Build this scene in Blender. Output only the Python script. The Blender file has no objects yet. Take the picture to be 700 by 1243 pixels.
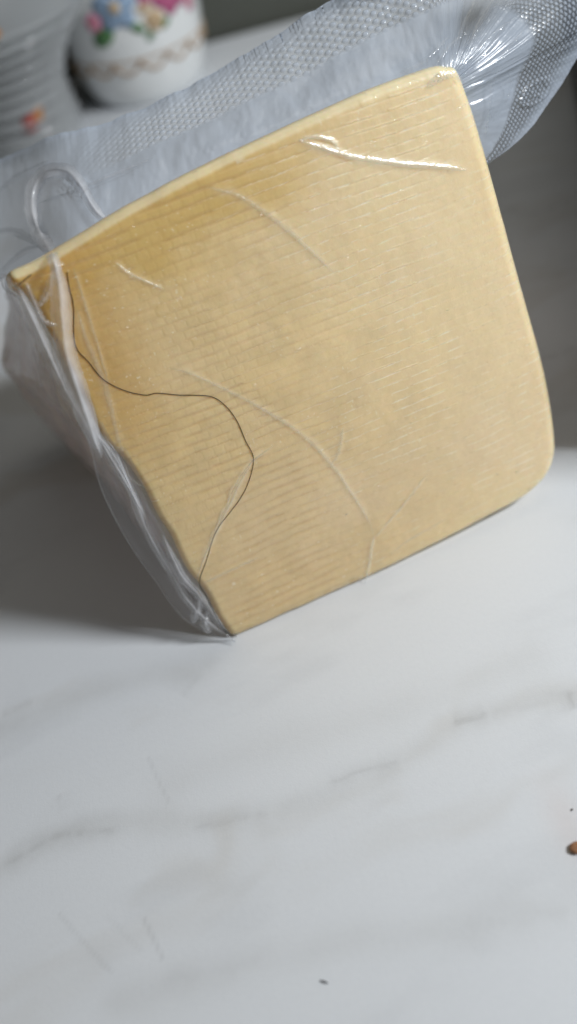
import bpy, bmesh, math, random
import numpy as np
from mathutils import Vector
random.seed(4); RNG = np.random.default_rng(4)
C = bpy.context.scene.collection
sc = bpy.context.scene

# ------------------------------------------------------------------ camera
H_CAM, PITCH, ROLL, FPX = .178, math.radians(45), math.radians(15), 1100.
fw = np.array([0, math.cos(PITCH), -math.sin(PITCH)]); up = np.array([0, math.sin(PITCH), math.cos(PITCH)]); rt = np.array([1., 0, 0])
CAM = np.array([0, 0, H_CAM])
cam_d = bpy.data.cameras.new('camera'); cam = bpy.data.objects.new('camera', cam_d); C.objects.link(cam); sc.camera = cam
cam_d.sensor_fit = 'VERTICAL'; cam_d.sensor_height = 24; cam_d.lens = 24 * FPX / 1243
cam_d.clip_start = .005; cam_d.clip_end = 20
cam_d.dof.use_dof = True; cam_d.dof.focus_distance = .2; cam_d.dof.aperture_fstop = 4.3
cr, sr = math.cos(ROLL), math.sin(ROLL)
ex = rt * cr - up * sr      # picture right
ey = rt * sr + up * cr     # picture up
import mathutils
M = mathutils.Matrix(((ex[0], ey[0], -fw[0], CAM[0]), (ex[1], ey[1], -fw[1], CAM[1]), (ex[2], ey[2], -fw[2], CAM[2]), (0, 0, 0, 1)))
cam.matrix_world = M
def ray(x, y): return fw + ex * ((x - 350) / FPX) - ey * ((y - 621.5) / FPX)
def at(x, y, depth): return CAM + ray(x, y) * depth
def hit(x, y, P, n):
    d = ray(x, y); return CAM + d * (np.dot(P - CAM, n) / np.dot(d, n))
def depth(P): return float(np.dot(P - CAM, fw))
Z3 = np.array([0, 0, 1.])
def on_table(x, y, z=0.): return hit(x, y, np.array([0, 0, z]), Z3)

# ------------------------------------------------------------------ world, lamps, exposure
w = bpy.data.worlds.new('World'); sc.world = w; w.use_nodes = True
bg = w.node_tree.nodes['Background']; bg.inputs[0].default_value = (1.0, .95, .88, 1); bg.inputs[1].default_value = .105
def area(name, loc, target, size, watts, col, size_y=None):
    l = bpy.data.lights.new(name, 'AREA'); l.energy = watts; l.color = col; l.size = size
    if size_y: l.shape = 'RECTANGLE'; l.size_y = size_y
    o = bpy.data.objects.new(name, l); C.objects.link(o); o.location = loc
    o.rotation_euler = (Vector(target) - Vector(loc)).to_track_quat('-Z', 'Y').to_euler()
    return o
area('room_lamp', (.54, .03, .51), (.03, .2, .02), .14, 5.05, (.95, .98, 1.0))
area('added_fill', (.16, .52, .62), (.04, .20, .05), .55, .55, (1.0, .95, .85), .28)  # unseen lamp added for sheen on the film and fill on the table
sc.view_settings.view_transform = 'Standard'; sc.view_settings.look = 'None'; sc.view_settings.exposure = 0
sc.render.engine = 'CYCLES'
cy = sc.cycles
cy.max_bounces = 14; cy.transparent_max_bounces = 24; cy.transmission_bounces = 10
cy.caustics_reflective = False; cy.caustics_refractive = False
cy.use_denoising = True; cy.sample_clamp_indirect = 4

# ------------------------------------------------------------------ helpers
def obj(name, verts, faces, mat, parent=None, smooth=True, uv=None, attrs=None):
    me = bpy.data.meshes.new(name)
    v = np.asarray(verts, dtype=float); 
    if isinstance(faces, np.ndarray): faces = faces.tolist()
    me.from_pydata(v.tolist(), [], faces); me.update()
    if smooth: me.polygons.foreach_set('use_smooth', [True] * len(me.polygons))
    for k, a in (attrs or {}).items():
        a = np.asarray(a, dtype=np.float32)
        if a.ndim == 1:
            at_ = me.attributes.new(k, 'FLOAT', 'POINT'); at_.data.foreach_set('value', a)
        else:
            at_ = me.attributes.new(k, 'FLOAT_COLOR', 'POINT')
            at_.data.foreach_set('color', np.hstack([a, np.ones((len(a), 1), np.float32)]).astype(np.float32).ravel())
    o = bpy.data.objects.new(name, me); C.objects.link(o)
    if mat: me.materials.append(mat)
    if parent: o.parent = parent
    return o
def tag(o, label=None, cat=None, group=None, kind=None):
    for k, v in (('label', label), ('category', cat), ('group', group), ('kind', kind)):
        if v: o[k] = v
    return o
def thing(name, label, cat, loc, group=None):
    o = bpy.data.objects.new(name, None); C.objects.link(o); o.location = loc; o.empty_display_size = .01
    tag(o, label, cat, group); bpy.context.view_layer.update(); return o
def keep(o, root):   # parent without moving
    o.parent = root; o.matrix_parent_inverse = mathutils.Matrix.Translation(-Vector(root.location)); return o
def grid_faces(nu, nv, closed=False):
    i = np.arange(nu if closed else nu - 1)[:, None]; j = np.arange(nv - 1)[None, :]
    a = i * nv + j; b = ((i + 1) % nu) * nv + j
    return np.stack([a, b, b + 1, a + 1], -1).reshape(-1, 4)
def resample(P, n, smooth=True):
    """points along a polyline (Catmull-Rom), n samples by length"""
    P = np.asarray(P, float)
    if smooth and len(P) > 2:
        Q = np.vstack([2 * P[0] - P[1], P, 2 * P[-1] - P[-2]]); out = []
        for i in range(1, len(Q) - 2):
            t = np.linspace(0, 1, 24, endpoint=False)[:, None]
            p0, p1, p2, p3 = Q[i - 1], Q[i], Q[i + 1], Q[i + 2]
            out.append(.5 * (2 * p1 + (p2 - p0) * t + (2 * p0 - 5 * p1 + 4 * p2 - p3) * t ** 2 + (3 * p1 - p0 - 3 * p2 + p3) * t ** 3))
        P = np.vstack(out + [P[-1:]])
    d = np.r_[0, np.cumsum(np.linalg.norm(np.diff(P, axis=0), axis=1))]
    s = np.linspace(0, d[-1], n)
    return np.stack([np.interp(s, d, P[:, k]) for k in range(P.shape[1])], -1)
_T = RNG.random((8, 256, 256))
def noise(x, y, k=0):
    """smooth value noise 0..1, unit cell 1"""
    x = np.asarray(x, float); y = np.asarray(y, float)
    xi = np.floor(x).astype(int); yi = np.floor(y).astype(int); fx = x - xi; fy = y - yi
    fx = fx * fx * fx * (fx * (fx * 6 - 15) + 10); fy = fy * fy * fy * (fy * (fy * 6 - 15) + 10)
    T = _T[k]; g = lambda a, b: T[a % 256, b % 256]
    return (g(xi, yi) * (1 - fx) + g(xi + 1, yi) * fx) * (1 - fy) + (g(xi, yi + 1) * (1 - fx) + g(xi + 1, yi + 1) * fx) * fy
def fbm(x, y, k=0, o=4):
    s = 0; a = .5; n = 0
    for i in range(o): s = s + a * noise(x * 2 ** i + 13 * i, y * 2 ** i + 7 * i, (k + i) % 8); n += a; a *= .5
    return s / n
def sstep(a, b, x):
    t = np.clip((np.asarray(x, float) - a) / (b - a), 0, 1); return t * t * (3 - 2 * t)
def dist_poly(x, y, P):
    """distance to a polyline and the parameter along it"""
    best = np.full(np.shape(x), 1e9); par = np.zeros(np.shape(x)); L = len(P) - 1
    for i in range(L):
        a, b = P[i], P[i + 1]; d = b - a; q = np.dot(d, d)
        t = np.clip(((x - a[0]) * d[0] + (y - a[1]) * d[1]) / q, 0, 1)
        dd = np.hypot(x - a[0] - t * d[0], y - a[1] - t * d[1]); m = dd < best
        best = np.where(m, dd, best); par = np.where(m, (i + t) / L, par)
    return best, par

BL = on_table(284, 777); BR = on_table(678, 600); E1 = (BR - BL) / np.linalg.norm(BR - BL)
# ------------------------------------------------------------------ materials
class NT:
    def __init__(s, name):
        s.m = bpy.data.materials.new(name); s.m.use_nodes = True; s.t = s.m.node_tree; s.t.nodes.clear()
        s.out = s.n('ShaderNodeOutputMaterial')
    def n(s, typ, **kw):
        nd = s.t.nodes.new(typ)
        for k, v in kw.items():
            if k.startswith('i_'):
                key = k[2:]; key = int(key) if key.isdigit() else key.replace('_', ' ')
                nd.inputs[key].default_value = v
            else: setattr(nd, k, v)
        return nd
    def l(s, a, b): s.t.links.new(a, b)
    def math(s, op, a, b=None, c=None):
        nd = s.n('ShaderNodeMath', operation=op)
        for i, v in enumerate((a, b, c)):
            if v is None: continue
            if isinstance(v, (int, float)): nd.inputs[i].default_value = v
            else: s.l(v, nd.inputs[i])
        return nd.outputs[0]
    def mix(s, f, a, b, blend='MIX'):
        nd = s.n('ShaderNodeMix', data_type='RGBA', blend_type=blend)
        for i, v in ((0, f), (6, a), (7, b)):
            if isinstance(v, (int, float)): nd.inputs[i].default_value = v
            elif isinstance(v, tuple): nd.inputs[i].default_value = (*v, 1)
            else: s.l(v, nd.inputs[i])
        return nd.outputs[2]
    def attr(s, name): return s.n('ShaderNodeAttribute', attribute_name=name)
    def noise(s, scale, detail=4, rough=.5, vec=None):
        nd = s.n('ShaderNodeTexNoise'); nd.inputs['Scale'].default_value = scale; nd.inputs['Detail'].default_value = detail; nd.inputs['Roughness'].default_value = rough
        s.l(vec if vec is not None else s.n('ShaderNodeTexCoord').outputs['Object'], nd.inputs['Vector']); return nd.outputs['Fac']
    def bump(s, h, strength, dist, normal=None):
        nd = s.n('ShaderNodeBump'); nd.inputs['Strength'].default_value = strength; nd.inputs['Distance'].default_value = dist
        s.l(h, nd.inputs['Height'])
        if normal is not None: s.l(normal, nd.inputs['Normal'])
        return nd.outputs[0]
    def done(s, sh): s.l(sh, s.out.inputs['Surface']); return s.m

def mat_simple(name, col, rough=.4, coat=0., spec=.5, var=.0, scale=60, bump=0.):
    n = NT(name); p = n.n('ShaderNodeBsdfPrincipled'); f = n.noise(scale)
    c = n.mix(f, tuple(x * (1 - var) for x in col), tuple(min(1, x * (1 + var)) for x in col)); n.l(c, p.inputs['Base Color'])
    p.inputs['Roughness'].default_value = rough; p.inputs['Coat Weight'].default_value = coat; p.inputs['Specular IOR Level'].default_value = spec
    if bump: n.l(n.bump(f, .5, bump), p.inputs['Normal'])
    return n.done(p.outputs[0])

def mat_table():
    n = NT('marble'); p = n.n('ShaderNodeBsdfPrincipled')
    a = n.attr('tint'); co = n.n('ShaderNodeTexCoord').outputs['Object']
    g = n.noise(900, 3, .6, co); g2 = n.noise(2600, 2, .5, co)
    c = n.mix(g, (.97, .97, .97), (1.02, 1.02, 1.02)); c = n.mix(1., a.outputs['Color'], c, 'MULTIPLY')
    n.l(c, p.inputs['Base Color'])
    r = n.math('MULTIPLY_ADD', n.noise(40, 3, .5, co), .12, .34); n.l(r, p.inputs['Roughness'])
    p.inputs['Specular IOR Level'].default_value = .4
    b = n.bump(g2, .10, .0002); b = n.bump(g, .10, .0003, b); n.l(b, p.inputs['Normal'])
    return n.done(p.outputs[0])

def mat_cheese(name, film=True):
    n = NT(name); p = n.n('ShaderNodeBsdfPrincipled')
    a = n.attr('tint'); co = n.n('ShaderNodeTexCoord').outputs['Object']
    f = n.noise(700, 3, .6, co); c = n.mix(f, (.95, .945, .93), (1.04, 1.04, 1.04)); c = n.mix(1., a.outputs['Color'], c, 'MULTIPLY')
    n.l(c, p.inputs['Base Color'])
    p.inputs['Roughness'].default_value = .5
    p.inputs['Subsurface Weight'].default_value = .55; p.inputs['Subsurface Radius'].default_value = (1., .6, .28); p.inputs['Subsurface Scale'].default_value = .006 if name == 'cheese_rind' else .012
    b = n.bump(n.noise(420, 4, .6, co), .25, .0004)
    if film:   # the film clings to the rind: a glossy coat with its own tiny puckers
        n.l(b, p.inputs['Normal'])
        sp = n.noise(1500, 2, .6, co)
        b2 = n.bump(sp, .30, .0003); b2 = n.bump(n.noise(260, 3, .5, co), .35, .0006, b2)
        vo = n.n('ShaderNodeTexVoronoi'); vo.inputs['Scale'].default_value = 420; n.l(co, vo.inputs['Vector'])
        dot = n.math('MAXIMUM', n.math('SUBTRACT', 1., n.math('MULTIPLY', vo.outputs['Distance'], 6.)), 0.)
        b2 = n.bump(dot, .8, .0010, b2)
        mp = n.n('ShaderNodeMapping'); mp.inputs['Rotation'].default_value = (0, 0, -math.atan2(E1[1], E1[0])); mp.inputs['Scale'].default_value = (330, 900, 1000); n.l(co, mp.inputs['Vector'])
        ds = n.noise(1., 2, .5, mp.outputs[0]); r_ = n.n('ShaderNodeMapRange', interpolation_type='SMOOTHSTEP'); r_.inputs[1].default_value = .60; r_.inputs[2].default_value = .74; n.l(ds, r_.inputs[0])
        b2 = n.bump(r_.outputs[0], 1., .0006, b2)
        p.inputs['Coat Weight'].default_value = 1.0; p.inputs['Coat Roughness'].default_value = .13; n.l(b2, p.inputs['Coat Normal'])
    else: n.l(b, p.inputs['Normal'])
    return n.done(p.outputs[0])

def mat_film(name, milky, col=(.80, .84, .90), rough=.12, bump_s=300, bump_d=.0004, gloss=1., attr=None, share=.45):
    """clear plastic: see-through, a little milky, with a glossy surface"""
    n = NT(name); co = n.n('ShaderNodeTexCoord').outputs['Object']
    b = n.bump(n.noise(bump_s, 3, .55, co), .35, bump_d)
    tr = n.n('ShaderNodeBsdfTransparent'); tr.inputs[0].default_value = (.97, .98, .99, 1)
    di = n.n('ShaderNodeBsdfDiffuse'); di.inputs[0].default_value = (*col, 1); n.l(b, di.inputs['Normal'])
    tl = n.n('ShaderNodeBsdfTranslucent'); tl.inputs[0].default_value = (*col, 1)
    m1 = n.n('ShaderNodeMixShader'); m1.inputs[0].default_value = share; n.l(di.outputs[0], m1.inputs[1]); n.l(tl.outputs[0], m1.inputs[2])
    m2 = n.n('ShaderNodeMixShader'); n.l(tr.outputs[0], m2.inputs[1]); n.l(m1.outputs[0], m2.inputs[2])
    if attr: n.l(n.math('MULTIPLY', n.attr(attr).outputs['Fac'], milky), m2.inputs[0])
    else: m2.inputs[0].default_value = milky
    gl = n.n('ShaderNodeBsdfGlossy'); gl.inputs['Roughness'].default_value = rough; gl.inputs[0].default_value = (1, 1, 1, 1); n.l(b, gl.inputs['Normal'])
    fr = n.n('ShaderNodeLayerWeight'); fr.inputs[0].default_value = .5; n.l(b, fr.inputs['Normal'])
    f5 = n.math('MULTIPLY_ADD', n.math('POWER', fr.outputs['Facing'], 4.), .7 * gloss, .05 * gloss)
    m3 = n.n('ShaderNodeMixShader'); n.l(f5, m3.inputs[0]); n.l(m2.outputs[0], m3.inputs[1]); n.l(gl.outputs[0], m3.inputs[2])
    return n.done(m3.outputs[0])

def mat_glass():
    n = NT('clear_glass'); p = n.n('ShaderNodeBsdfPrincipled')
    p.inputs['Base Color'].default_value = (.96, .98, .98, 1); p.inputs['Transmission Weight'].default_value = 1; p.inputs['Roughness'].default_value = .04; p.inputs['IOR'].default_value = 1.5
    d = n.n('ShaderNodeBsdfDiffuse'); d.inputs[0].default_value = (.78, .81, .83, 1); t = n.n('ShaderNodeBsdfTranslucent'); t.inputs[0].default_value = (.35, .37, .38, 1)
    a = n.n('ShaderNodeAddShader'); n.l(d.outputs[0], a.inputs[0]); n.l(t.outputs[0], a.inputs[1])
    m = n.n('ShaderNodeMixShader'); m.inputs[0].default_value = .38; n.l(p.outputs[0], m.inputs[1]); n.l(a.outputs[0], m.inputs[2])  # diffuse share brightens the glass in place of pale reflections
    return n.done(m.outputs[0])

MT = mat_table(); MR = mat_cheese('cheese_rind'); MP = mat_cheese('cheese_paste', True)
F_BAND = mat_film('sealed_film', .84, (.73, .84, 1.0), .20, gloss=.8, attr='milk')
F_SIDE = mat_film('loose_film', .16, (.82, .82, .93), .10, 220, attr='milk')
F_WRAP = mat_film('wrap_film', .15, (.95, .84, .82), .12, 260, gloss=.35, attr='milk')
F_CREASE = mat_film('crease_film', .42, (.93, .86, .74), .14, 500, .0008, attr='milk', share=.1)
F_FOLD = mat_film('fold_film', .42, (.90, .91, .95), .10, 400, .0007, attr='milk', share=.3)

# ------------------------------------------------------------------ table, wall
def build_table():
    xs = np.unique(np.r_[np.linspace(-1.0, -.16, 14), np.arange(-.16, .20, .0007), np.linspace(.2, 1.0, 14)])
    ys = np.unique(np.r_[np.linspace(-.5, .03, 12), np.arange(.03, .36, .0007), np.linspace(.36, .568, 40)])
    X, Y = np.meshgrid(xs, ys, indexing='ij')
    # marble: broad beige-grey clouds drawn out along one direction, a few thin veins
    a = math.radians(8); U = X * math.cos(a) + Y * math.sin(a); V = -X * math.sin(a) + Y * math.cos(a)
    cl = fbm(U * 14 + 3 + 1.2 * fbm(U * 20, V * 20, 5), V * 42 + 1.5 * fbm(U * 18, V * 18, 3), 0, 4)
    base = np.array([.735, .765, .805]); beige = np.array([.62, .615, .60])
    k = sstep(.50, .78, cl)[..., None] * .6
    col = base * (1 - k) + beige * k
    cl2 = fbm(U * 30 + 9, V * 80 + 2, 2, 4); col = col * (1 - .05 * sstep(.55, .8, cl2)[..., None])
    for P, wd, sg in (([(-20, 1066), (60, 1024), (150, 1004), (330, 986), (480, 925), (590, 868), (720, 840)], .0030, .10), ([(-20, 890), (110, 842), (250, 806)], .0040, .12), ([(150, 1210), (340, 1160), (520, 1130), (720, 1098)], .0040, .08), ([(200, 960), (330, 905), (480, 862), (640, 800)], .0050, .06)):
        Q = np.array([on_table(*p)[:2] for p in P]); wob = .004 * (fbm(X * 70, Y * 70, 1) - .5); d, t = dist_poly(X + wob, Y + wob, resample(Q, 24))
        col = col * (1 - (sg * (.3 + 1.2 * fbm(X * 90, Y * 90, 3)) * np.exp(-(d / wd) ** 2))[..., None] * np.array([.8, .85, .95]))
    veins = [([(0, 1050), (35, 1035), (60, 1018), (95, 1010), (150, 1006)], .0013, .38), ([(230, 1008), (270, 998), (330, 988)], .0009, .25),
             ([(395, 952), (430, 940), (470, 928), (490, 922)], .0009, .32), ([(548, 876), (570, 874), (592, 868)], .0010, .48), ([(592, 868), (640, 858), (680, 850)], .0009, .14),
             ([(690, 838), (693, 848), (699, 862)], .0014, .45), ([(220, 845), (245, 818)], .0016, .16), ([(70, 965), (76, 985)], .001, .28),
             ([(190, 1192), (260, 1178), (340, 1160)], .0022, .10), ([(560, 1125), (640, 1112), (700, 1105)], .0022, .13), ([(0, 870), (40, 850)], .002, .2),
             ([(610, 250), (640, 262), (700, 240)], .003, .3), ([(640, 440), (680, 430), (700, 420)], .002, .3)]
    for P, wd, s in veins:
        Q = np.array([on_table(*p)[:2] for p in P])
        wob = .0012 * (fbm(X * 260, Y * 260, 4) - .5)
        d, t = dist_poly(X + wob, Y + wob, resample(Q, 14))
        br = sstep(.25, .6, fbm(X * 420, Y * 420, 6)) * .6 + .4
        kk = .45 * s * br * (np.exp(-(d / (wd * .5)) ** 2) * .7 + np.exp(-(d / (wd * 3.)) ** 2) * .4) * sstep(0, .12, t) * sstep(0, .12, 1 - t)
        col = col * (1 - kk[..., None] * np.array([.8, .82, .84]))
    # a few dry scratches
    for P, s in (([(72, 1110), (105, 1148), (135, 1180)], .16), ([(130, 1112), (172, 1155)], .10), ([(175, 1116), (186, 1140), (197, 1163)], .22), ([(180, 920), (205, 975)], .14)):
        Q = np.array([on_table(*p)[:2] for p in P]); d, t = dist_poly(X, Y, resample(Q, 8))
        col = col * (1 - (.6 * s * np.exp(-(d / .00035) ** 2))[..., None])
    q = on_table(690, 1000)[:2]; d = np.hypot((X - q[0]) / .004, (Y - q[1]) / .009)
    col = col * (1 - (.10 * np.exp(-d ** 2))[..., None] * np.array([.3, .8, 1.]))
    V3 = np.stack([X, Y, 0 * X], -1).reshape(-1, 3); nu, nv = X.shape
    F = grid_faces(nu, nv).tolist(); n0 = len(V3)
    # slab edge and underside
    c = [(xs[0], ys[0]), (xs[-1], ys[0]), (xs[-1], ys[-1]), (xs[0], ys[-1])]
    top = [0, (nu - 1) * nv, (nu - 1) * nv + nv - 1, nv - 1]
    V3 = np.vstack([V3, [(x, y, -.03) for x, y in c]]); tint = np.vstack([col.reshape(-1, 3), [base] * 4])
    lo = [n0 + i for i in range(4)]
    edges = [list(range(0, nu * nv, nv)), list(range((nu - 1) * nv, nu * nv)), list(range(nu * nv - 1, -1, -nv)), list(range(nv - 1, -1, -1))]
    for i, e in enumerate(edges): F.append(e[::-1] + [lo[i], lo[(i + 1) % 4]])
    F.append(lo[::-1])
    o = obj('table_top', V3, F, MT, attrs={'tint': tint}, smooth=False)
    tag(o, 'pale grey-white marble table top with soft veins', None, None, 'structure')
    # dark wall right behind the table
    g = np.linspace(-1.6, 1.6, 60); h = np.linspace(-.6, 1.2, 40); A, B = np.meshgrid(g, h, indexing='ij')
    V = np.stack([A, .572 + .002 * fbm(A * 6, B * 6, 2), B], -1).reshape(-1, 3)
    nv = len(V); f = grid_faces(60, 40)
    ow = obj('wall', np.vstack([V, V + [0, .05, 0]]), np.vstack([f, f[:, ::-1] + nv]), mat_simple('wall_paint', (.085, .09, .075), .55, var=.25, scale=9)); tag(ow, 'dark olive grey wall behind the table', None, None, 'structure')
build_table()

# ------------------------------------------------------------------ cheese wedge
BL = on_table(284, 777); BR = on_table(678, 600)
E1 = (BR - BL) / np.linalg.norm(BR - BL); AWAY = np.cross(Z3, E1)
LEAN = math.radians(19); E2 = Z3 * math.cos(LEAN) + AWAY * math.sin(LEAN); EN = np.cross(E1, E2)   # EN points to the camera
def st(x, y):
    q = hit(x, y, BL, EN) - BL; return np.array([np.dot(q, E1), np.dot(q, E2)])
def face(s, t, off=0.):
    s = np.asarray(s, float); t = np.asarray(t, float); off = np.asarray(off, float) + 0 * s
    return BL + s[..., None] * E1 + t[..., None] * E2 + off[..., None] * EN
OUT = [(75, 298), (105, 280), (140, 258), (200, 226), (260, 195), (330, 162), (400, 130), (450, 108), (490, 93), (520, 83), (540, 78), (555, 80), (564, 90), (575, 121), (587, 159), (600, 205), (620, 280), (640, 355), (657, 415), (669, 465),
       (677, 515), (679, 545), (676, 563), (668, 577), (652, 593), (630, 609), (590, 630), (550, 651), (440, 709), (350, 753), (310, 771), (291, 777), (281, 773), (264, 750), (247, 716), (226, 690), (206, 650), (188, 620), (168, 582), (148, 558), (127, 537), (113, 512), (102, 485), (90, 462), (78, 440), (62, 408), (44, 376), (26, 352), (11, 343), (10, 336), (24, 326), (45, 316)]
OUTST = np.array([st(*p) for p in OUT])
OUTST[:, 1] = np.maximum(OUTST[:, 1], .0003)
NA = 1500
CT = resample(np.vstack([OUTST, OUTST[:1]]), NA + 1)[:-1]       # outer contour in face coordinates
CT[:, 1] = np.maximum(CT[:, 1], .0002)
_k = np.arange(NA); _n = (fbm(_k * .05, 0 * _k, 3) - .5) * .0006 + (fbm(_k * .22, 0 * _k, 5) - .5) * .0004
_n *= .35 + .65 * (CT[:, 0] < .03)
_n *= sstep(0, 40, _k) * sstep(0, 40, NA - _k)
CT = CT + np.stack([_n * .9, _n * .7], -1); CT[:, 1] = np.maximum(CT[:, 1], .0002)
tan = np.roll(CT, -3, 0) - np.roll(CT, 3, 0); tan /= np.linalg.norm(tan, axis=1)[:, None]
onrm = np.stack([-tan[:, 1], tan[:, 0]], -1)                    # outward (contour runs clockwise)
for _ in range(30): onrm = (np.roll(onrm, 1, 0) + onrm + np.roll(onrm, -1, 0)); onrm /= np.linalg.norm(onrm, axis=1)[:, None]
up_w = sstep(.3, .9, onrm[:, 1]); rt_w = sstep(.3, .9, onrm[:, 0]); lf_w = sstep(.3, .9, -onrm[:, 0]); dn_w = sstep(.3, .9, -onrm[:, 1])
RHO = .0016 + .0008 * up_w + .0020 * rt_w + .0002 * lf_w + .0004 * dn_w
INN = CT - onrm * RHO[:, None]
for _ in range(45): INN = (np.roll(INN, 1, 0) + 2 * INN + np.roll(INN, -1, 0)) / 4
INN[:, 1] = np.maximum(INN[:, 1], .0012)
CEN = np.array([.045, .052])
W_F, H_F = .092, .102

def weave(s, t):
    """cloth marks pressed into the rind: rows of grooves, fainter columns; -> height in m, groove mask"""
    sw = s + .0012 * (fbm(s * 60, t * 60, 1) - .5); tw = t + .0016 * (fbm(s * 40 + 5, t * 40, 3) - .5) + .02 * s * 0
    ph = tw / .00225; row = np.abs((ph % 1) - .5) * 2          # 1 at groove
    rgt = sstep(.03, .065, s); g = sstep(.38, 1., row) * (1 - rgt) + sstep(.72, 1., row) * rgt
    rowi = np.floor(ph)
    amp = .42 + .58 * sstep(.32, .66, fbm(s * 55 + 2, t * 70, 5))
    brk = sstep(.25, .55, noise(s * 240 + rowi * 7.3, rowi * 3.1, 2))
    fade = .35 + .65 * sstep(.02, .0, s - .055) * 1.0
    colp = np.abs(((sw / .0027 + .41 * rowi + .5 * noise(rowi * 1.7, sw * 130, 4)) % 1) - .5) * 2; gc = sstep(.7, 1., colp)
    left = sstep(.045, .012, s) * sstep(.02, .05, t)
    dash = sstep(.48, .66, noise(s * 300 + rowi * 5.7, rowi * 2.3, 6))
    lip = sstep(.55, .74, row) * sstep(1., .80, row) * ((ph % 1) < .5)
    return .00010 * rgt * lip * dash - (.00016 * g * amp * (.3 + .7 * brk) * (1 - .45 * rgt) + (.00004 * gc * left * (.35 + .65 * sstep(.35, .6, fbm(s * 70 + 8, t * 70, 7)))) * (1 - g)), g * amp * (.4 + .6 * brk), gc * left

CREASE = [([(360, 170), (385, 178), (420, 189), (480, 198), (530, 202), (566, 207)], 9, .00085, 1.0), ([(361, 171), (376, 166), (395, 169), (412, 182)], 6, .0006, .9),
          ([(248, 227), (285, 236), (320, 258), (360, 290), (402, 330)], 11, .0006, .45), ([(140, 318), (160, 333), (200, 351)], 6, .0005, .75),
          ([(202, 445), (230, 452), (262, 466), (300, 485), (350, 515), (385, 545), (420, 590), (445, 630), (452, 652)], 8, .0006, .5),
          ([(452, 652), (470, 630), (495, 600), (515, 572)], 4.5, .0005, .6), ([(452, 648), (446, 685), (440, 710)], 6, .0006, .75),
          ([(330, 538), (302, 560), (278, 608), (252, 663), (236, 706)], 7, .0006, .6), ([(312, 548), (290, 575), (268, 622), (250, 662)], 3.5, .0004, .7), ([(412, 515), (408, 545), (398, 562)], 8, .0004, .35),
          ([(246, 707), (280, 690), (312, 675)], 6, .0005, .45), ([(92, 372), (108, 420), (128, 470), (140, 520), (150, 552)], 12, .0004, .4), ([(88, 322), (104, 372), (120, 425), (132, 470)], 6, .0004, .4),
          ([(470, 672), (500, 650), (540, 628)], 5, .0004, .2), ([(150, 560), (158, 580), (172, 590)], 6, .0005, .4),
          ([(560, 100), (548, 90), (532, 94), (516, 106)], 12, .0009, .95)]

_CS = [(resample(np.array([st(*p) for p in P]), 40), wpx * .00019, mk) for P, wpx, hg, mk in CREASE]
def crease_field(s, t):
    f = np.zeros(np.shape(s)); e = np.zeros(np.shape(s))
    ws = s + .0009 * (fbm(s * 260, t * 260, 2, 2) - .5); wt = t + .0009 * (fbm(s * 260 + 5, t * 260, 4, 2) - .5)
    br = .35 + 1.0 * fbm(s * 160, t * 160, 6, 3)
    for Q, wd, mk in _CS:
        lo = Q.min(0) - .006; hi = Q.max(0) + .006; m = (s > lo[0]) & (s < hi[0]) & (t > lo[1]) & (t < hi[1])
        if not m.any(): continue
        d, q = dist_poly(ws[m], wt[m], Q[::2]); en = sstep(0, .12, q) * sstep(0, .12, 1 - q) + .15
        f[m] = np.maximum(f[m], mk * en * np.exp(-(d / (wd * .48)) ** 2)); e[m] = np.maximum(e[m], mk * en * np.exp(-(d / (wd * 2.2)) ** 2))
    return f * br, e
def bulge(s, t):
    u = np.clip((s - .046) / .055, -1, 1); v = np.clip((t - .052) / .06, -1, 1)
    return .0018 * (1 - u * u) * (1 - v * v)
def face_h(s, t):
    h, g, gc = weave(s, t)
    h = h + .0005 * (fbm(s * 34, t * 34, 6, 3) - .5) + .00012 * (fbm(s * 300, t * 300, 7, 3) - .5)
    return h + bulge(s, t), g, gc
def film_h(s, t): f, e = crease_field(s, t); return .00021 * f - .00005 * e, f

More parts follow.
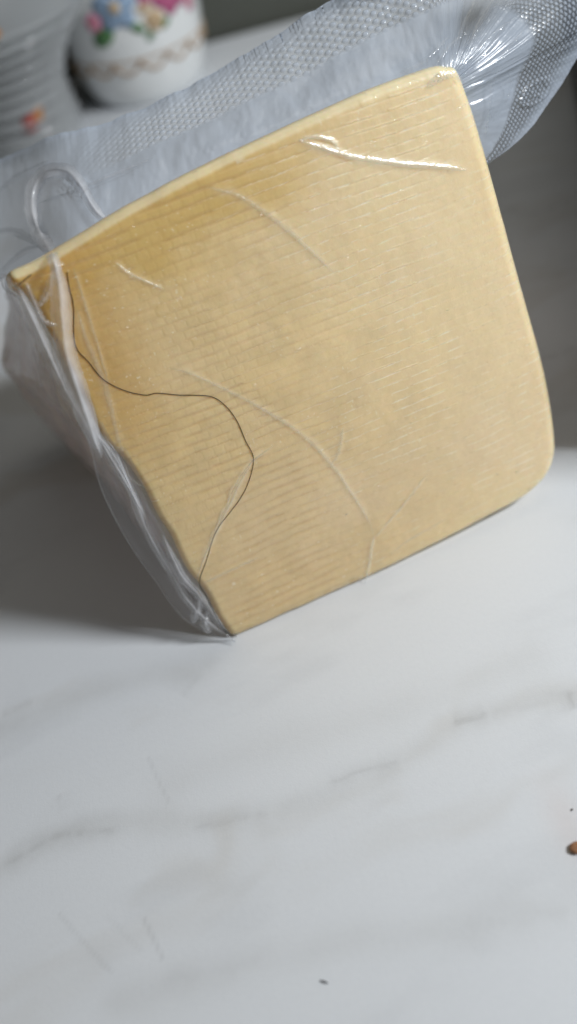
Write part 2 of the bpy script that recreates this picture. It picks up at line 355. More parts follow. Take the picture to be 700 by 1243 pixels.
def rind_tint(s, t, g, gc):
    base = np.array([.815, .625, .335]); n1 = fbm(s * 40, t * 40, 2, 4)[..., None]; n2 = fbm(s * 150 + 4, t * 150, 4, 3)[..., None]
    col = base * (.90 + .20 * n2) 
    pale = np.array([.86, .69, .45]); col = col + (pale - col) * sstep(.40, .80, n1) * .5
    n3 = fbm(s * 420, t * 420, 3, 3)[..., None]; col = col * (.96 + .08 * n3); col = col * (1 - .07 * sstep(.66, .80, fbm(s * 260 + 9, t * 260, 1, 3))[..., None] * np.array([.6, .8, 1.]))
    col = col + (np.array([.91, .75, .48]) - col) * (sstep(.02, .095, s + .25 * (t - .05)) * .65)[..., None]  # lighter towards the upper right: brightness of the lit face put into the colour
    lowb = (sstep(.075, .0, t) * .55 * fbm(s * 25, t * 25, 0, 2))[..., None]; col = col + (np.array([.70, .51, .30]) - col) * lowb
    # butterfat gathered under the film along the top and left margins
    tt = H_F + .012 * s / W_F - t
    ed = np.minimum(tt / .020, 1.4) + .9 * (fbm(s * 70, t * 70, 1, 3) - .5)
    oil = sstep(.95, .25, ed) * sstep(.085, .03, s) 
    oil2 = sstep(.050, .0, s) * sstep(.055, .10, t) * .75 + .35 * sstep(.05, .0, s)
    k = np.clip(oil * .85 + oil2 * .42, 0, 1)[..., None]
    col = col * (1 - k) + np.array([.70, .49, .18]) * k
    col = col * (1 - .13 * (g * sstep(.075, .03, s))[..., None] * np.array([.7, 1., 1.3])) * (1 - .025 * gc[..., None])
    ko = (sstep(.012, -.006, s) * sstep(.04, .075, t) * .8)[..., None]; col = col * (1 - ko) + np.array([.62, .37, .10]) * ko  # darker orange at the left: shade under the film fold put into the colour
    # whitish rows to the right: glints of the film put into the colour
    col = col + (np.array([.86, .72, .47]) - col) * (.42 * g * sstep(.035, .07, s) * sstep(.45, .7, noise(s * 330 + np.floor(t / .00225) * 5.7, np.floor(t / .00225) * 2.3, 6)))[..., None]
    # sparkle painted into the colour: white flecks and broken lines along the cloth marks
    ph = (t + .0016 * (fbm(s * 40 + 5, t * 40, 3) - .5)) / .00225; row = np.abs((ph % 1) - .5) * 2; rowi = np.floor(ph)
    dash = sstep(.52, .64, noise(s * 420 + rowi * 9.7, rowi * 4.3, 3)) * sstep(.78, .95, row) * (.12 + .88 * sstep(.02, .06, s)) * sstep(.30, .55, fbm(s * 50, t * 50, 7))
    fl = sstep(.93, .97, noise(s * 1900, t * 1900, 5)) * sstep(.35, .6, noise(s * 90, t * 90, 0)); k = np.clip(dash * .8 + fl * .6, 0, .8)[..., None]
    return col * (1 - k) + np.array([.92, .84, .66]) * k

def build_cheese():
    root = thing('cheese_wedge', 'pale yellow wedge of hard cheese with cloth-marked rind, leaning on the marble', 'cheese', tuple(BL * [1, 1, 0]))
    NR = 290; r = np.linspace(.004, 1, NR) ** .85
    S = CEN[0] + (INN[:, 0][:, None] - CEN[0]) * r; T = CEN[1] + (INN[:, 1][:, None] - CEN[1]) * r
    h, g, gc = face_h(S, T); ch, cf = film_h(S, T); h = h + ch
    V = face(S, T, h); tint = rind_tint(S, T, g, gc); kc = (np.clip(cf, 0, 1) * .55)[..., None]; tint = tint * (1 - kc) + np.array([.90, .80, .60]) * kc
    # rounded margin
    NB = 14; ph = np.linspace(0, math.pi / 2, NB + 1)[1:]
    h1 = h[:, -1]
    Vb = []; Tb = []
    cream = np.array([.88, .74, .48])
    for p in ph:
        q = INN + onrm * (RHO * math.sin(p))[:, None]; q[:, 1] = np.maximum(q[:, 1], .0002 )
        off = h1 * math.cos(p) - RHO * (1 - math.cos(p))
        Vb.append(face(q[:, 0], q[:, 1], off))
        kk = (sstep(.10, .45, p) * up_w * .8 + .55 * rt_w * sstep(.3, 1.3, p))[:, None]  # top strip is pale paste; right rim's bright glow is put into the colour
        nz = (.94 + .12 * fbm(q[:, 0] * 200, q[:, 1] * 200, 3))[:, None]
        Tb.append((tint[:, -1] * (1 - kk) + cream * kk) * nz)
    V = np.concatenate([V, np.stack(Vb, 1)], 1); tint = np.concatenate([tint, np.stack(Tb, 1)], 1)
    V[..., 2] = np.maximum(V[..., 2], .0004)
    nv = V.shape[1]; F = grid_faces(NA, nv, True)
    V2 = np.vstack([V.reshape(-1, 3), V[:, 0].mean(0)]); t2 = np.vstack([tint.reshape(-1, 3), tint[:, 0].mean(0)])
    c = len(V2) - 1
    F = F.tolist() + [[i * nv, c, ((i + 1) % NA) * nv] for i in range(NA)]
    F = [f[::-1] for f in F]
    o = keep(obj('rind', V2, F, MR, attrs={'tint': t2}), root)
    # the cut faces behind the rind, tapering away from it
    L0 = V[:, -1]
    s01 = np.clip(CT[:, 0] / W_F, 0, 1); t01 = np.clip(CT[:, 1] / H_F, 0, 1)
    lo = (1 - s01)[:, None] * np.array([-.036, .089, 0]) + s01[:, None] * np.array([-.016, .086, 0])
    hi = (1 - s01)[:, None] * np.array([-.018, .078, -.046]) + s01[:, None] * np.array([-.012, .080, -.052])
    D = lo * (1 - t01)[:, None] + hi * t01[:, None]
    D[:, 0] -= .0125 * np.sin(math.pi * np.clip((t01 - .05) / .95, 0, 1)) ** .8 * sstep(.5, .0, s01)
    K = 44; Vp = []; Tp = []
    bx = np.array([.88, .74, .64]); 
    for i in range(K + 1):
        q = i / K; wv = (fbm(CT[:, 0] * 40 + q * 4, CT[:, 1] * 40 + q * 5, 1) - .5) * .004 * math.sin(min(1, q * 6) * math.pi / 2) * min(1, (1 - q) * 8 + .3)
        P = L0 + D * q + face(onrm[:, 0], onrm[:, 1]) * wv[:, None] - BL * wv[:, None]
        P[:, 2] = np.maximum(P[:, 2], .0004)
        Vp.append(P)
        yl = np.array([.72, .47, .13]); kk = (sstep(.42, .0, q) * sstep(.35, .75, t01) * lf_w)[:, None]
        b = tint[:, -1] * max(0, 1 - q * 10) + bx * min(1, q * 10)
        Tp.append((b * (1 - kk) + yl * kk) * (.93 + .14 * fbm(CT[:, 0] * 90 + 9 * q, CT[:, 1] * 90 + q * 9, 2))[:, None])
    # rounded back edge, then closed
    cen = Vp[-1].mean(0)
    for sc_, dd in ((.96, .002), (.88, .0032), (.6, .004), (.25, .004)):
        P = cen + (Vp[-1 - 0] * 0 + Vp[K] - cen) * sc_ + D / np.linalg.norm(D, axis=1)[:, None] * dd; P[:, 2] = np.maximum(P[:, 2], .0004)
        Vp.append(P); Tp.append(Tp[K])
    Vp = np.stack(Vp, 1); Tp = np.stack(Tp, 1); nv = Vp.shape[1]
    V2 = np.vstack([Vp.reshape(-1, 3), Vp[:, -1].mean(0)]); t2 = np.vstack([Tp.reshape(-1, 3), Tp[:, -1].mean(0)]); c = len(V2) - 1
    F = grid_faces(NA, nv, True)[:, ::-1].tolist() + [[((i + 1) % NA) * nv + nv - 1, c, i * nv + nv - 1] for i in range(NA)]
    keep(obj('cut_side', V2, F, MP, attrs={'tint': t2}), root)
    return Vp
VP = build_cheese()

# ------------------------------------------------------------------ vacuum bag
bag = thing('vacuum_bag', 'clear vacuum bag shrunk round the cheese, its embossed seal standing up behind', 'plastic bag', tuple(BL * [1, 1, 0]))

def sheet_normals(P):
    du = np.gradient(P, axis=0); dv = np.gradient(P, axis=1); n = np.cross(du, dv); n /= np.linalg.norm(n, axis=-1)[..., None] + 1e-12
    flip = np.sign(np.einsum('ijk,ijk->ij', n, CAM - P)); return n * flip[..., None]

def build_band():
    # (lower edge px, upper edge px, depth of lower edge, depth of upper edge)
    cols = [((-60, 385), (-70, 226), .240, .250), ((5, 338), (0, 192), .228, .240), ((75, 297), (65, 165), .206, .226), ((140, 258), (130, 147), .203, .222), ((200, 226), (182, 128), .202, .220), ((235, 208), (216, 116), .201, .219),
            ((270, 190), (250, 100), .200, .218), ((330, 162), (301, 78), .199, .217), ((365, 146), (335, 62), .198, .216), ((410, 126), (380, 35), .197, .215), ((450, 108), (421, 9), .196, .214), ((490, 93), (458, -14), .196, .213),
            ((530, 84), (510, -50), .196, .211), ((545, 82), (570, -80), .197, .211), ((550, 86), (640, -85), .198, .213), ((552, 92), (715, -55), .199, .216), ((555, 100), (745, -5), .200, .218), ((558, 110), (720, 45), .201, .219), ((562, 120), (701, 73), .203, .219),
            ((566, 135), (685, 100), .204, .219), ((570, 150), (669, 123), .206, .218), ((575, 165), (648, 152), .208, .217), ((580, 178), (623, 177), .210, .216), ((584, 195), (592, 199), .212, .215)]
    NU, NV = 1100, 150
    # even sampling along the upper edge
    A = np.array([(*b, *t, d0, d1) for b, t, d0, d1 in cols], float)
    key = np.r_[0, np.cumsum(.35 * np.hypot(*np.diff(A[:, 0:2], axis=0).T) + .65 * np.hypot(*np.diff(A[:, 2:4], axis=0).T))]
    # Catmull-Rom through the columns
    R = resample(np.hstack([A, key[:, None] * 3]), NU)[:, :6]
    hh = np.linspace(0, 1, NV)
    px = R[:, 0:1] + (R[:, 2:3] - R[:, 0:1]) * hh; py = R[:, 1:2] + (R[:, 3:4] - R[:, 1:2]) * hh
    # torn, uneven upper rim
    u = np.arange(NU)[:, None] / NU
    jag = (fbm(u * 60, 0 * u, 3, 4) - .5) * 4 * sstep(.72, .60, u); py = py + jag * sstep(.7, 1, hh); px = px + jag * .2 * sstep(.7, 1, hh)
    dz = R[:, 4:5] + (R[:, 5:6] - R[:, 4:5]) * (hh ** 1.5)
    d = fw[None, None] + ex * ((px - 350) / FPX)[..., None] - ey * ((py - 621.5) / FPX)[..., None]
    P = CAM + d * dz[..., None]
    N = sheet_normals(P)
    # lengths along and across
    mid = P[:, NV * 2 // 3]; l = np.r_[0, np.cumsum(np.linalg.norm(np.diff(mid, axis=0), axis=1))][:, None]
    acr = np.concatenate([np.zeros((NU, 1)), np.cumsum(np.linalg.norm(np.diff(P, axis=1), axis=2), axis=1)], 1)
    per = .0031 - .0011 * sstep(.62, .75, u)
    du = np.abs(np.sin((l + acr * 1.25) * math.pi / per)) * np.abs(np.sin((l - acr * 1.25) * math.pi / per))
    lo_b = .50 + .05 * (fbm(u * 9, 0 * u, 2) - .5) - .05 * sstep(.6, .7, u); lo_b = lo_b + 0 * hh
    zone = sstep(0, .06, hh - lo_b) * sstep(.15, .30, u) * (1 - .85 * sstep(.80, .92, hh) * sstep(.62, .5, u)) 
    zone = zone * (1 - .9 * np.exp(-((u - .70) / .045) ** 2))       # pleats wipe the pattern out
    emb = sstep(.30, .75, du) * zone
    h = .00034 * emb * (1 - .8 * sstep(.62, .75, u)) * (.7 + .6 * fbm(u * 40, hh * 5 + 0 * u, 2))
    h = h + .0022 * (fbm(u * 10, hh * 1.3 + 0 * u, 1, 3) - .5) * sstep(0, .5, hh) + .0005 * (fbm(u * 50, hh * 3 + 0 * u, 5, 3) - .5)
    h = h + .0035 * np.exp(-((hh - .98) / .3) ** 2) * sstep(.25, .5, u) * sstep(.75, .6, u)      # rim curls forward
    # pleats gathered at the corner of the cheese
    pl = np.exp(-((u - .70) / .035) ** 2)
    h = h + pl * (.0002 * (fbm(u * 80 + 2.5 * hh, hh * 1.2 + 0 * u, 4, 2) - .5) + .0004 * (np.abs(fbm(u * 330 + 5 * hh, hh * .9 + 0 * u, 6, 2) - .5) * 2)) * sstep(0, .15, hh)
    pl2 = np.exp(-((u - .80) / .07) ** 2); h = h + pl2 * .0007 * (fbm(u * 110 + 4 * hh, hh * 1.2 + 0 * u, 2, 2) - .5)
    # trapped air bubbles: a raised ring with a rough floor
    for bx, by, ra, rb, an in ((651, 113, 22, 11, -.7), (90, 228, 26, 18, .3)):
        ca, sa = math.cos(an), math.sin(an); X = ((px - bx) * ca + (py - by) * sa) / ra; Y = (-(px - bx) * sa + (py - by) * ca) / rb
        rr = np.hypot(X, Y) + .25 * (fbm(px * .12, py * .12, 3) - .5); h = h * (1 - .7 * sstep(1.1, .8, rr)) + (.0004 if bx > 300 else 0.) * np.exp(-((rr - 1) / .14) ** 2) + .0008 * sstep(1, .5, rr) * (fbm(px * .25, py * .25, 6) - .5)
    P = P + N * h[..., None]
    milk = np.clip(.78 + .22 * (fbm(u * 14, hh * 2 + 0 * u, 7) - .5) - .38 * emb * 0 - .25 * sstep(.2, .05, u) + .35 * sstep(.93, 1, hh) * sstep(.7, .6, u) - .62 * pl * sstep(.05, .4, hh) - .58 * zone * (1 - emb) * sstep(.98, .75, hh), .12, 1.1)
    o = keep(obj('seal_band', P.reshape(-1, 3), grid_faces(NU, NV), F_BAND, attrs={'milk': milk.ravel()}), bag)
    return px, py, P, N
BPX, BPY, BP, BN = build_band()
def on_band(x, y, off):
    i = np.argmin((BPX - x) ** 2 + (BPY - y) ** 2); i = np.unravel_index(i, BPX.shape)
    return at(x, y, depth(BP[i]) - off)

def ridge(name, P, Nn, wd, hgt, mat, milk, nw=9, sharp=1.5, n=60, taper=True, wobble=.25, seed=0):
    """a pinched-up fold of film: a tent along the path P (normals Nn)"""
    Q = resample(np.hstack([P, Nn]), n); P = Q[:, :3]; Nn = Q[:, 3:]; Nn /= np.linalg.norm(Nn, axis=1)[:, None]
    T = np.gradient(P, axis=0); T /= np.linalg.norm(T, axis=1)[:, None] + 1e-12
    B = np.cross(Nn, T); B /= np.linalg.norm(B, axis=1)[:, None] + 1e-12
    q = np.linspace(0, 1, n); w_ = wd * np.ones(n)
    if taper: w_ = wd * (.15 + .85 * np.sqrt(np.clip(np.sin(q * math.pi), 0, 1)))
    w_ = w_ * (1 + wobble * 2 * (fbm(q * 9 + seed * 3.7, 0 * q + seed, 2) - .5)); hg = hgt * (w_ / wd) * (1 + wobble * (fbm(q * 14 + seed, 0 * q, 5) - .5) * 2)
    k = np.linspace(-1, 1, nw)
    prof = (1 - np.abs(k)) ** sharp
    V = P[:, None] + B[:, None] * (k[None, :] * w_[:, None] * .5)[..., None] + Nn[:, None] * (prof[None] * hg[:, None])[..., None]
    mk = milk * (.35 + .65 * (1 - np.abs(k))[None]) * np.ones((n, 1)) * (.7 + .6 * fbm(q * 12 + seed, 0 * q, 1))[:, None] * (sstep(0, .1, q) * sstep(0, .1, 1 - q))[:, None]
    return keep(obj(name, V.reshape(-1, 3), grid_faces(n, nw), mat, attrs={'milk': mk.ravel()}), bag)

for i, (P, wpx, hg, mk) in enumerate(CREASE):
    S = np.array([st(*p) for p in P]); S = resample(S, 50); wob = .0004 * (fbm(np.arange(50) * .35 + i * 9, np.zeros(50), 4) - .5)
    hh, _, _ = face_h(S[:, 0], S[:, 1]); hh = hh + .00014 * CREASE[i][3]; Pt = face(S[:, 0] + wob, S[:, 1] - wob, hh + .00015)
    wd = wpx * depth(Pt[25]) / FPX
    ridge('crease', Pt, np.tile(EN, (50, 1)), wd * (.55 if mk < .8 else .9), hg * (.25 if mk < .8 else .42), F_CREASE, mk * .75, seed=i)

# looping fold at the upper left corner
LOOP = [(122, 556), (106, 510), (92, 468), (80, 430), (75, 390), (72, 350), (64, 312), (50, 287), (40, 258), (41, 230), (56, 209), (80, 208), (97, 224), (110, 247), (122, 262), (139, 273)]
def lp(x, y):
    t_ = st(x, y)
    if y > 300: return at(x, y, depth(face(t_[0], t_[1])) - .002)
    return on_band(x, y, .0022)
PL = np.array([lp(*p) for p in LOOP]); NLp = np.array([(CAM - p) / np.linalg.norm(CAM - p) for p in PL])
ridge('fold', PL[:7], NLp[:7], .0048, .0016, F_FOLD, 1.3, nw=13, taper=True, seed=3)
ridge('fold', PL[5:], NLp[5:], .0036, .0015, F_FOLD, 1.5, nw=11, taper=True, seed=5, n=90)
for i, (P, wd) in enumerate((([(-10, 283), (15, 281), (36, 290), (48, 300)], .0022), ([(44, 248), (100, 228), (190, 190)], .0010), ([(-10, 238), (20, 215), (60, 195)], .0016), ([(0, 330), (30, 305), (58, 300)], .0016))):
    Q = np.array([on_band(x, y, .0012) for x, y in P]); ridge('fold', Q, np.array([(CAM - p) / np.linalg.norm(CAM - p) for p in Q]), wd, wd * .5, F_FOLD, .55, seed=20 + i)
# stretched threads of film fanning out from the upper right corner
for i, (P, wd) in enumerate((([(562, 92), (590, 50), (640, 12), (655, -10)], .0014), ([(560, 84), (575, 45), (600, 0), (612, -20)], .0016), ([(548, 78), (560, 40), (580, -5)], .0012), ([(575, 110), (600, 78), (628, 48), (642, 25)], .0012),
                             ([(592, 160), (596, 115), (606, 78), (622, 58)], .0009), ([(596, 150), (612, 125), (619, 105), (616, 85)], .0008), ([(528, 80), (555, 48), (575, 38)], .0012), ([(560, 92), (583, 72), (590, 52)], .0010), ([(480, 92), (520, 70), (545, 45)], .0012), ([(590, 165), (591, 150), (600, 130)], .0008))):
    Q = np.array([on_band(x, y, .0016) for x, y in P]); ridge('fold', Q, np.array([(CAM - p) / np.linalg.norm(CAM - p) for p in Q]), wd, wd * .4, F_FOLD, .09, seed=40 + i)

# loose film bridging from the rind's left margin to the table
def build_side():
    inner = [(284, 776), (265, 750), (248, 716), (227, 690), (207, 650), (189, 620), (169, 577), (153, 545), (139, 540), (124, 512)]
    outer = [(286, 780), (262, 773), (232, 757), (214, 741), (185, 700), (162, 668), (141, 632), (122, 590), (112, 550), (100, 508)]
    n, m = 160, 40
    I = resample(inner, n); O = resample(outer, n); q = np.linspace(0, 1, m)
    V = np.zeros((n, m, 3))
    for i in range(n):
        s_, t_ = st(*I[i]); d0 = depth(face(s_, t_, .0008))
        d1 = min(d0 + .010 * math.sin(math.pi * min(1, i / n + .02)), depth(on_table(*O[i])) - .0012)
        for j in range(m):
            x, y = I[i] + (O[i] - I[i]) * q[j]; V[i, j] = at(x, y, d0 + (d1 - d0) * q[j])
    N = sheet_normals(V); u = np.linspace(0, 1, n)[:, None]
    h = .0022 * (fbm(u * 5 + q * 1.5, q * 5 + 0 * u, 3, 3) - .5) * np.sin(q * math.pi) + .0012 * np.abs(fbm(u * 4 + q * 2, q * 7 + 0 * u, 6, 2) - .5) * np.sin(q * math.pi)
    V = V + N * h[..., None]; V[..., 2] = np.maximum(V[..., 2], .0006)
    keep(obj('side_film', V.reshape(-1, 3), grid_faces(n, m), F_SIDE, attrs={'milk': (.22 + .95 * np.exp(-((q - .30 - .18 * (fbm(u * 5, 0 * u, 2) - .5)) / .13) ** 2) * sstep(.08, .3, u) * sstep(1., .8, u) + .5 * np.exp(-(q / .12) ** 2)).ravel()}), bag)  # pale reflection band painted in as extra milkiness
    # its welded rim, a bright thin line
    Q = V[:, -1]; ridge('film_edge', Q[::4], np.array([(CAM - p) / np.linalg.norm(CAM - p) for p in Q[::4]]), .0006, .0004, F_FOLD, .5, nw=5, n=140, taper=False)
    for i, P in enumerate(([(.02, .5), (.2, .55), (.45, .45), (.7, .35), (.95, .3)], [(.05, .25), (.25, .25), (.5, .2)], [(.17, 1.), (.19, .6), (.22, .2)], [(.10, .9), (.14, .6), (.16, .3)])):
        R = resample(P, 30); Q = np.array([V[min(n - 1, int(a * (n - 1))), min(m - 1, int(b * (m - 1)))] for a, b in R])
        ridge('fold', resample(Q, 12), np.array([(CAM - p) / np.linalg.norm(CAM - p) for p in resample(Q, 12)]), .0024, .0009, F_FOLD, 1.1, seed=60 + i, n=80)
build_side()
for i, (P, wd, mk) in enumerate((([(18, 343), (36, 380), (58, 428), (82, 478), (106, 520), (122, 552)], .0030, 1.2), ([(30, 340), (40, 365), (52, 388), (70, 395)], .0016, .9), ([(62, 330), (58, 352), (46, 372)], .0018, .9), ([(84, 440), (100, 492), (126, 542), (152, 585), (176, 628)], .0020, .9), ([(112, 520), (140, 556), (160, 596)], .0014, .8))):
    S_ = np.array([st(*p) for p in P]); Q = face(S_[:, 0], S_[:, 1], .0010); ridge('fold', Q, np.tile(EN, (len(Q), 1)), wd, wd * .4, F_FOLD, mk, seed=80 + i, n=80)
# film wrapped round the left cut side, wrinkled
def build_wrap():
    idx = [i for i in range(NA) if lf_w[i] > .6 and .018 < CT[i, 1] < .101]
    P = VP[idx][:, 0:43:1]; n, m = P.shape[:2]
    du = np.gradient(P, axis=0); dv = np.gradient(P, axis=1); N = np.cross(du, dv); N /= np.linalg.norm(N, axis=-1)[..., None]
    if (N * np.array([-1, 0, 0])).sum(-1).mean() < 0: N = -N
    u = np.linspace(0, 1, n)[:, None]; q = np.linspace(0, 1, m)[None]
    wr = fbm(u * 5 + q * 6, q * 14 - u * 6, 2, 3); h = .0006 + .0018 * np.abs(wr - .5) * sstep(0, .1, q) + .0003 * fbm(u * 30, q * 30, 5, 2)
    V = P + N * h[..., None]
    milk = .25 + 1.1 * sstep(.15, .6, q + .35 * (1 - u) - .1) + .4 * (wr - .5)
    keep(obj('side_wrap', V.reshape(-1, 3), grid_faces(n, m), F_WRAP, attrs={'milk': (milk + 0 * u).ravel()}), bag)
build_wrap()

# ------------------------------------------------------------------ hair
def tube(name, P, r, mat, parent=None, sides=6):
    P = np.asarray(P); T = np.gradient(P, axis=0); T /= np.linalg.norm(T, axis=1)[:, None]; A = np.cross(T, [.3, .2, .9]); A /= np.linalg.norm(A, axis=1)[:, None]; B = np.cross(T, A)
    th = np.arange(sides) / sides * 2 * math.pi; r = np.asarray(r) * np.ones(len(P))
    V = P[None] + (A[None] * np.cos(th)[:, None, None] + B[None] * np.sin(th)[:, None, None]) * r[None, :, None]
    F = grid_faces(sides, len(P), True).tolist(); F.append([i * len(P) for i in range(sides)]); F.append([i * len(P) + len(P) - 1 for i in range(sides)][::-1])
    return obj(name, V.reshape(-1, 3), F, mat, parent)
MH = mat_simple('hair_brown', (.008, .006, .004), .5, var=.2)
HAIR = [(81, 330), (84, 350), (89, 372), (91, 418), (108, 440), (125, 460), (150, 473), (175, 478.5), (190, 476), (215, 478), (252, 479), (270, 489), (285, 508), (296, 533), (305.5, 554), (300, 582), (288, 606), (262, 642), (250, 678), (241.5, 706), (249, 722), (259, 742), (269, 760), (279, 772), (288, 776)]
S = resample(np.array([st(*p) for p in HAIR]), 220)
hp = face(S[:, 0], S[:, 1], face_h(S[:, 0], S[:, 1])[0] + .00013); hp[:, 2] = np.maximum(hp[:, 2], .0012)
tag(tube('hair', hp, .00008, MH), 'long thin dark hair curving across the left part of the wrapped cheese', 'hair')
hp2 = np.array([face(*st(x, y), .0018) for x, y in resample([(22, 344), (29, 338.5), (37, 332)], 12)])
tag(tube('hair', hp2, .00011, MH), 'very short dark hair bit at the upper left corner of the cheese', 'hair')

# ------------------------------------------------------------------ porcelain jar and glass
def lathe(prof, n=72):
    prof = np.asarray(prof); th = np.arange(n) / n * 2 * math.pi
    V = np.stack([prof[None, :, 0] * np.cos(th)[:, None], prof[None, :, 0] * np.sin(th)[:, None], prof[None, :, 1] + 0 * th[:, None]], -1)
    return V.reshape(-1, 3), grid_faces(n, len(prof), True)
def build_jar():
    p = on_table(181, 103); x0, y0 = p[0], p[1]
    jar = thing('porcelain_jar', 'white porcelain jar painted with flowers and a gold scalloped line, standing behind the cheese', 'jar', (x0, y0, 0))
    out = resample([(.0, .0012), (.024, .0012), (.027, .0), (.0295, .001), (.0335, .010), (.0365, .026), (.0375, .042), (.0368, .060), (.033, .075), (.030, .080)], 60)
    inn = resample([(.030, .080), (.0285, .080), (.031, .073), (.0345, .058), (.035, .040), (.031, .010), (.027, .005), (0, .005)], 40)
    prof = np.vstack([out, inn[1:]])
    MPc = mat_simple('porcelain', (.80, .82, .82), .15, coat=.5, var=.03)
    V, F = lathe(prof); o = obj('body', V, F, MPc, jar)
    def rad(z): return np.interp(z, out[:, 1], out[:, 0])
    # face of the jar seen from the camera: angle -90 degrees = towards the camera
    a0 = math.atan2(-y0, -x0)
    def patch(name, ang, z, ra, rb, col, parent=jar, rot=0, k=16, lift=.0003, lobes=0):
        th = np.arange(k) / k * 2 * math.pi; V = [(0, 0)]
        for t in th:
            q = 1 - (.22 * abs(math.sin(lobes * t / 2)) if lobes else 0)
            V.append((q * ra * math.cos(t), q * rb * math.sin(t)))
        V = np.array(V); c, s = math.cos(rot), math.sin(rot); V = V @ np.array([[c, s], [-s, c]])
        zz = z + V[:, 1]; R = rad(zz) + lift; an = a0 + ang + V[:, 0] / R
        W = np.stack([R * np.cos(an), R * np.sin(an), zz], -1)
        W2 = np.vstack([W, W * np.array([.99, .99, 1])]); n = len(W)
        F = [[0, 1 + i, 1 + (i + 1) % k] for i in range(k)] + [[1 + i, n + 1 + i, n + 1 + (i + 1) % k, 1 + (i + 1) % k] for i in range(k)]
        return obj(name, W2, F, col, parent)
    blue = mat_simple('paint_blue', (.30, .42, .58), .3, var=.3, scale=300); pink = mat_simple('paint_pink', (.55, .12, .26), .3, var=.4, scale=300); gold = mat_simple('paint_gold', (.40, .27, .16), .35, var=.3)
    green = mat_simple('paint_green', (.08, .20, .07), .3, var=.3, scale=300); sand = mat_simple('paint_sand', (.62, .46, .28), .3, var=.3); rose = mat_simple('paint_rose', (.62, .20, .34), .3, var=.3)
    def flower(ang, z, r, col, ctr, n=5):
        f = patch('flower', ang, z, r * .62, r * .62, col)
        for i in range(n):
            t = i / n * 2 * math.pi + .3; R0 = float(rad(z))
            q = patch('petal', ang + r * .50 * math.cos(t) / R0, z + r * .50 * math.sin(t), r * .56, r * .46, col, f, rot=t, lift=.0005)
        patch('flower_centre', ang, z, r * .26, r * .26, ctr, f, lift=.0008)
        return f
    flower(-.16, .0505, .0105, blue, sand); flower(.62, .0505, .0105, pink, rose, 6); flower(.30, .0405, .0052, sand, gold)
    patch('leaf', -.42, .0385, .0065, .0042, green, rot=.5); patch('leaf', 1.0, .0475, .0055, .0035, green, rot=1.0); patch('leaf', .2, .0345, .003, .0018, green, rot=.6); patch('leaf', .2, .047, .004, .002, sand, rot=.2)
    flower(.95, .0405, .0040, rose, sand); flower(-.50, .0455, .0042, rose, sand); flower(.26, .0530, .0050, rose, pink); patch('leaf', .05, .0395, .0045, .0022, green, rot=-.6); patch('leaf', .42, .0375, .004, .002, green, rot=.3)
    flower(1.7, .043, .007, blue, sand); flower(-1.6, .055, .007, pink, rose)
    # gold line with scallops
    th = np.linspace(0, 2 * math.pi, 241)
    def loop(zf, r, name):
        z = zf(th); R = rad(z) + .0002; tube_o = tube(name, np.stack([R * np.cos(th), R * np.sin(th), z], -1), r, gold, jar); return tube_o
    loop(lambda t: .0250 + 0 * t, .0004, 'gold_line'); loop(lambda t: .0250 - .0060 * np.abs(np.sin(t * 8)) ** .6, .0008, 'gold_scallop')
    # handle, on the side away from the camera
    hnd = resample([(.034, .062), (.050, .064), (.056, .048), (.048, .028), (.034, .024)], 30); aa = a0 + 2.6
    tube('handle', np.stack([hnd[:, 0] * math.cos(aa), hnd[:, 0] * math.sin(aa), hnd[:, 1]], -1), .003, MPc, jar, 10)
build_jar()

def build_glass():
    p = on_table(35, 166); x0, y0 = p[0], p[1]
    g = thing('glass_goblet', 'thick clear glass goblet with a painted red flower and a red refraction in the foot, left of the porcelain jar', 'glass', (x0, y0, 0))
    a0 = math.atan2(-y0, -x0)
    out = resample([(0, .0), (.027, .0), (.0295, .002), (.029, .006), (.0275, .012), (.0272, .022), (.029, .031), (.035, .042), (.044, .053), (.053, .064), (.062, .080), (.065, .095)], 90)
    rip = .0026 * np.sin(out[:, 1] * 2 * math.pi / .0065) * (out[:, 1] > .008) * (out[:, 1] < .06); out[:, 0] = np.maximum(0, out[:, 0] + rip)
    inn = resample([(.0645, .0955), (.063, .095), (.060, .081), (.051, .066), (.042, .056), (.032, .047), (.018, .040), (0, .038)], 50)
    V, F = lathe(np.vstack([out, inn]), 80); obj('body', V, F, mat_glass(), g)
    red = mat_simple('glass_paint_red', (.42, .05, .03), .35, var=.4, scale=200); org = mat_simple('glass_paint_orange', (.60, .26, .06), .35, var=.3, scale=200)
    def patch(name, ang, z, ra, rb, mat, parent, rot=0, k=14):
        th = np.arange(k) / k * 2 * math.pi; V = np.vstack([[0, 0], np.stack([ra * np.cos(th), rb * np.sin(th)], -1)]); c, s = math.cos(rot), math.sin(rot); V = V @ np.array([[c, s], [-s, c]])
        zz = z + V[:, 1]; R = np.interp(zz, out[30:, 1], out[30:, 0]) + .0006; an = a0 + ang + V[:, 0] / R; W = np.stack([R * np.cos(an), R * np.sin(an), zz], -1); n = len(W)
        W2 = np.vstack([W, W * [.992, .992, 1]]); F = [[0, 1 + i, 1 + (i + 1) % k] for i in range(k)] + [[1 + i, n + 1 + i, n + 1 + (i + 1) % k, 1 + (i + 1) % k] for i in range(k)] + [[n, n + 1 + (i + 1) % k, n + 1 + i] for i in range(k)]
        return obj(name, W2, F, mat, parent)
    f = patch('flower', -.10, .064, .007, .006, red, g)
    for i in range(5):
        t = i / 5 * 6.283; patch('petal', -.10 + .006 * math.cos(t) / .053, .064 + .006 * math.sin(t), .0045, .0035, red if i % 2 else org, f, rot=t)
    f = patch('flower', .12, .0155, .0052, .0036, red, g, rot=.5); patch('petal', .30, .0185, .0036, .003, org, f, rot=.4)  # red-orange refraction in the foot, put in as painted patches
build_glass()

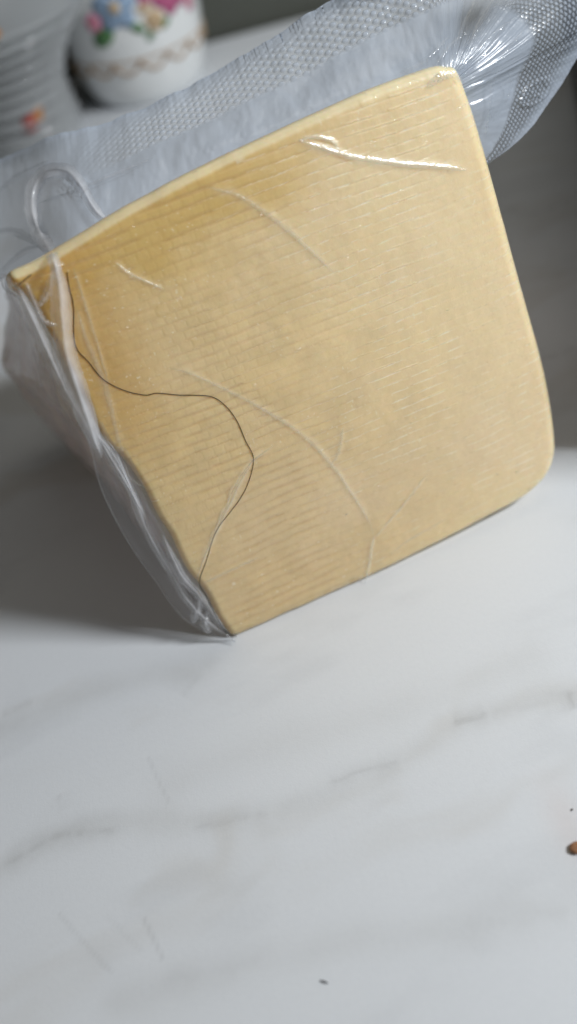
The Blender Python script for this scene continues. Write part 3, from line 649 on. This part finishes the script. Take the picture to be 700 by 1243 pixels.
def build_box():
    a = np.array([.0925, .167]); d = np.array([.322, .943]); d = d / np.linalg.norm(d); nrm = np.array([d[1], -d[0]]); L, W, Hh = .31, .11, .078  # box added and sized to shade the table right of the cheese
    bm = bmesh.new(); vs = []
    for z in (0, Hh):
        for q in (a, a + d * L, a + d * L + nrm * W, a + nrm * W): vs.append(bm.verts.new((q[0] - a[0], q[1] - a[1], z)))
    for f in ((3, 2, 1, 0), (4, 5, 6, 7), (0, 1, 5, 4), (1, 2, 6, 5), (2, 3, 7, 6), (3, 0, 4, 7)): bm.faces.new([vs[i] for i in f])
    bmesh.ops.recalc_face_normals(bm, faces=bm.faces)
    bmesh.ops.bevel(bm, geom=bm.edges[:], offset=.010, segments=5, affect='EDGES')
    me = bpy.data.meshes.new('shade_box'); bm.to_mesh(me); bm.free(); o = bpy.data.objects.new('shade_box', me); C.objects.link(o); o.location = (a[0], a[1], 0); me.materials.append(mat_simple('black_plastic', (.012, .012, .013), .5, var=.2))
    tag(o, 'black box added to shade the table at the right, only its edge in view', 'box')
build_box()

# ------------------------------------------------------------------ crumbs on the table
def crumb(x, y, r, col, label, sx=1., rot=0.):
    bm = bmesh.new(); bmesh.ops.create_icosphere(bm, subdivisions=3, radius=1)
    c, s = math.cos(rot), math.sin(rot)
    for v in bm.verts:
        n = 1 + .5 * (float(fbm(v.co.x * 1.3 + x, v.co.y * 1.3 + v.co.z, 3)) - .5); q = v.co * n; a, b = q.x * r * sx, q.y * r
        v.co = (a * c - b * s, a * s + b * c, max(-.9, q.z) * r * .55)
    me = bpy.data.meshes.new('crumb'); bm.to_mesh(me); bm.free(); me.polygons.foreach_set('use_smooth', [True] * len(me.polygons))
    p = on_table(x, y); o = bpy.data.objects.new('crumb', me); C.objects.link(o); o.location = (p[0], p[1], r * .45); me.materials.append(mat_simple('crumb_brown', col, .6, var=.5, scale=2500, bump=.0004)); tag(o, label, 'crumb')
crumb(699.5, 1030, .0012, (.33, .16, .08), 'round brown crumb at the right edge of the marble', 1.2)
crumb(393, 1192, .00022, (.12, .12, .13), 'tiny dark elongated crumb on the marble in front', 3.6, -.5)
crumb(694, 983, .0002, (.08, .07, .06), 'tiny dark speck just beyond the brown crumb', 1.6, .6)
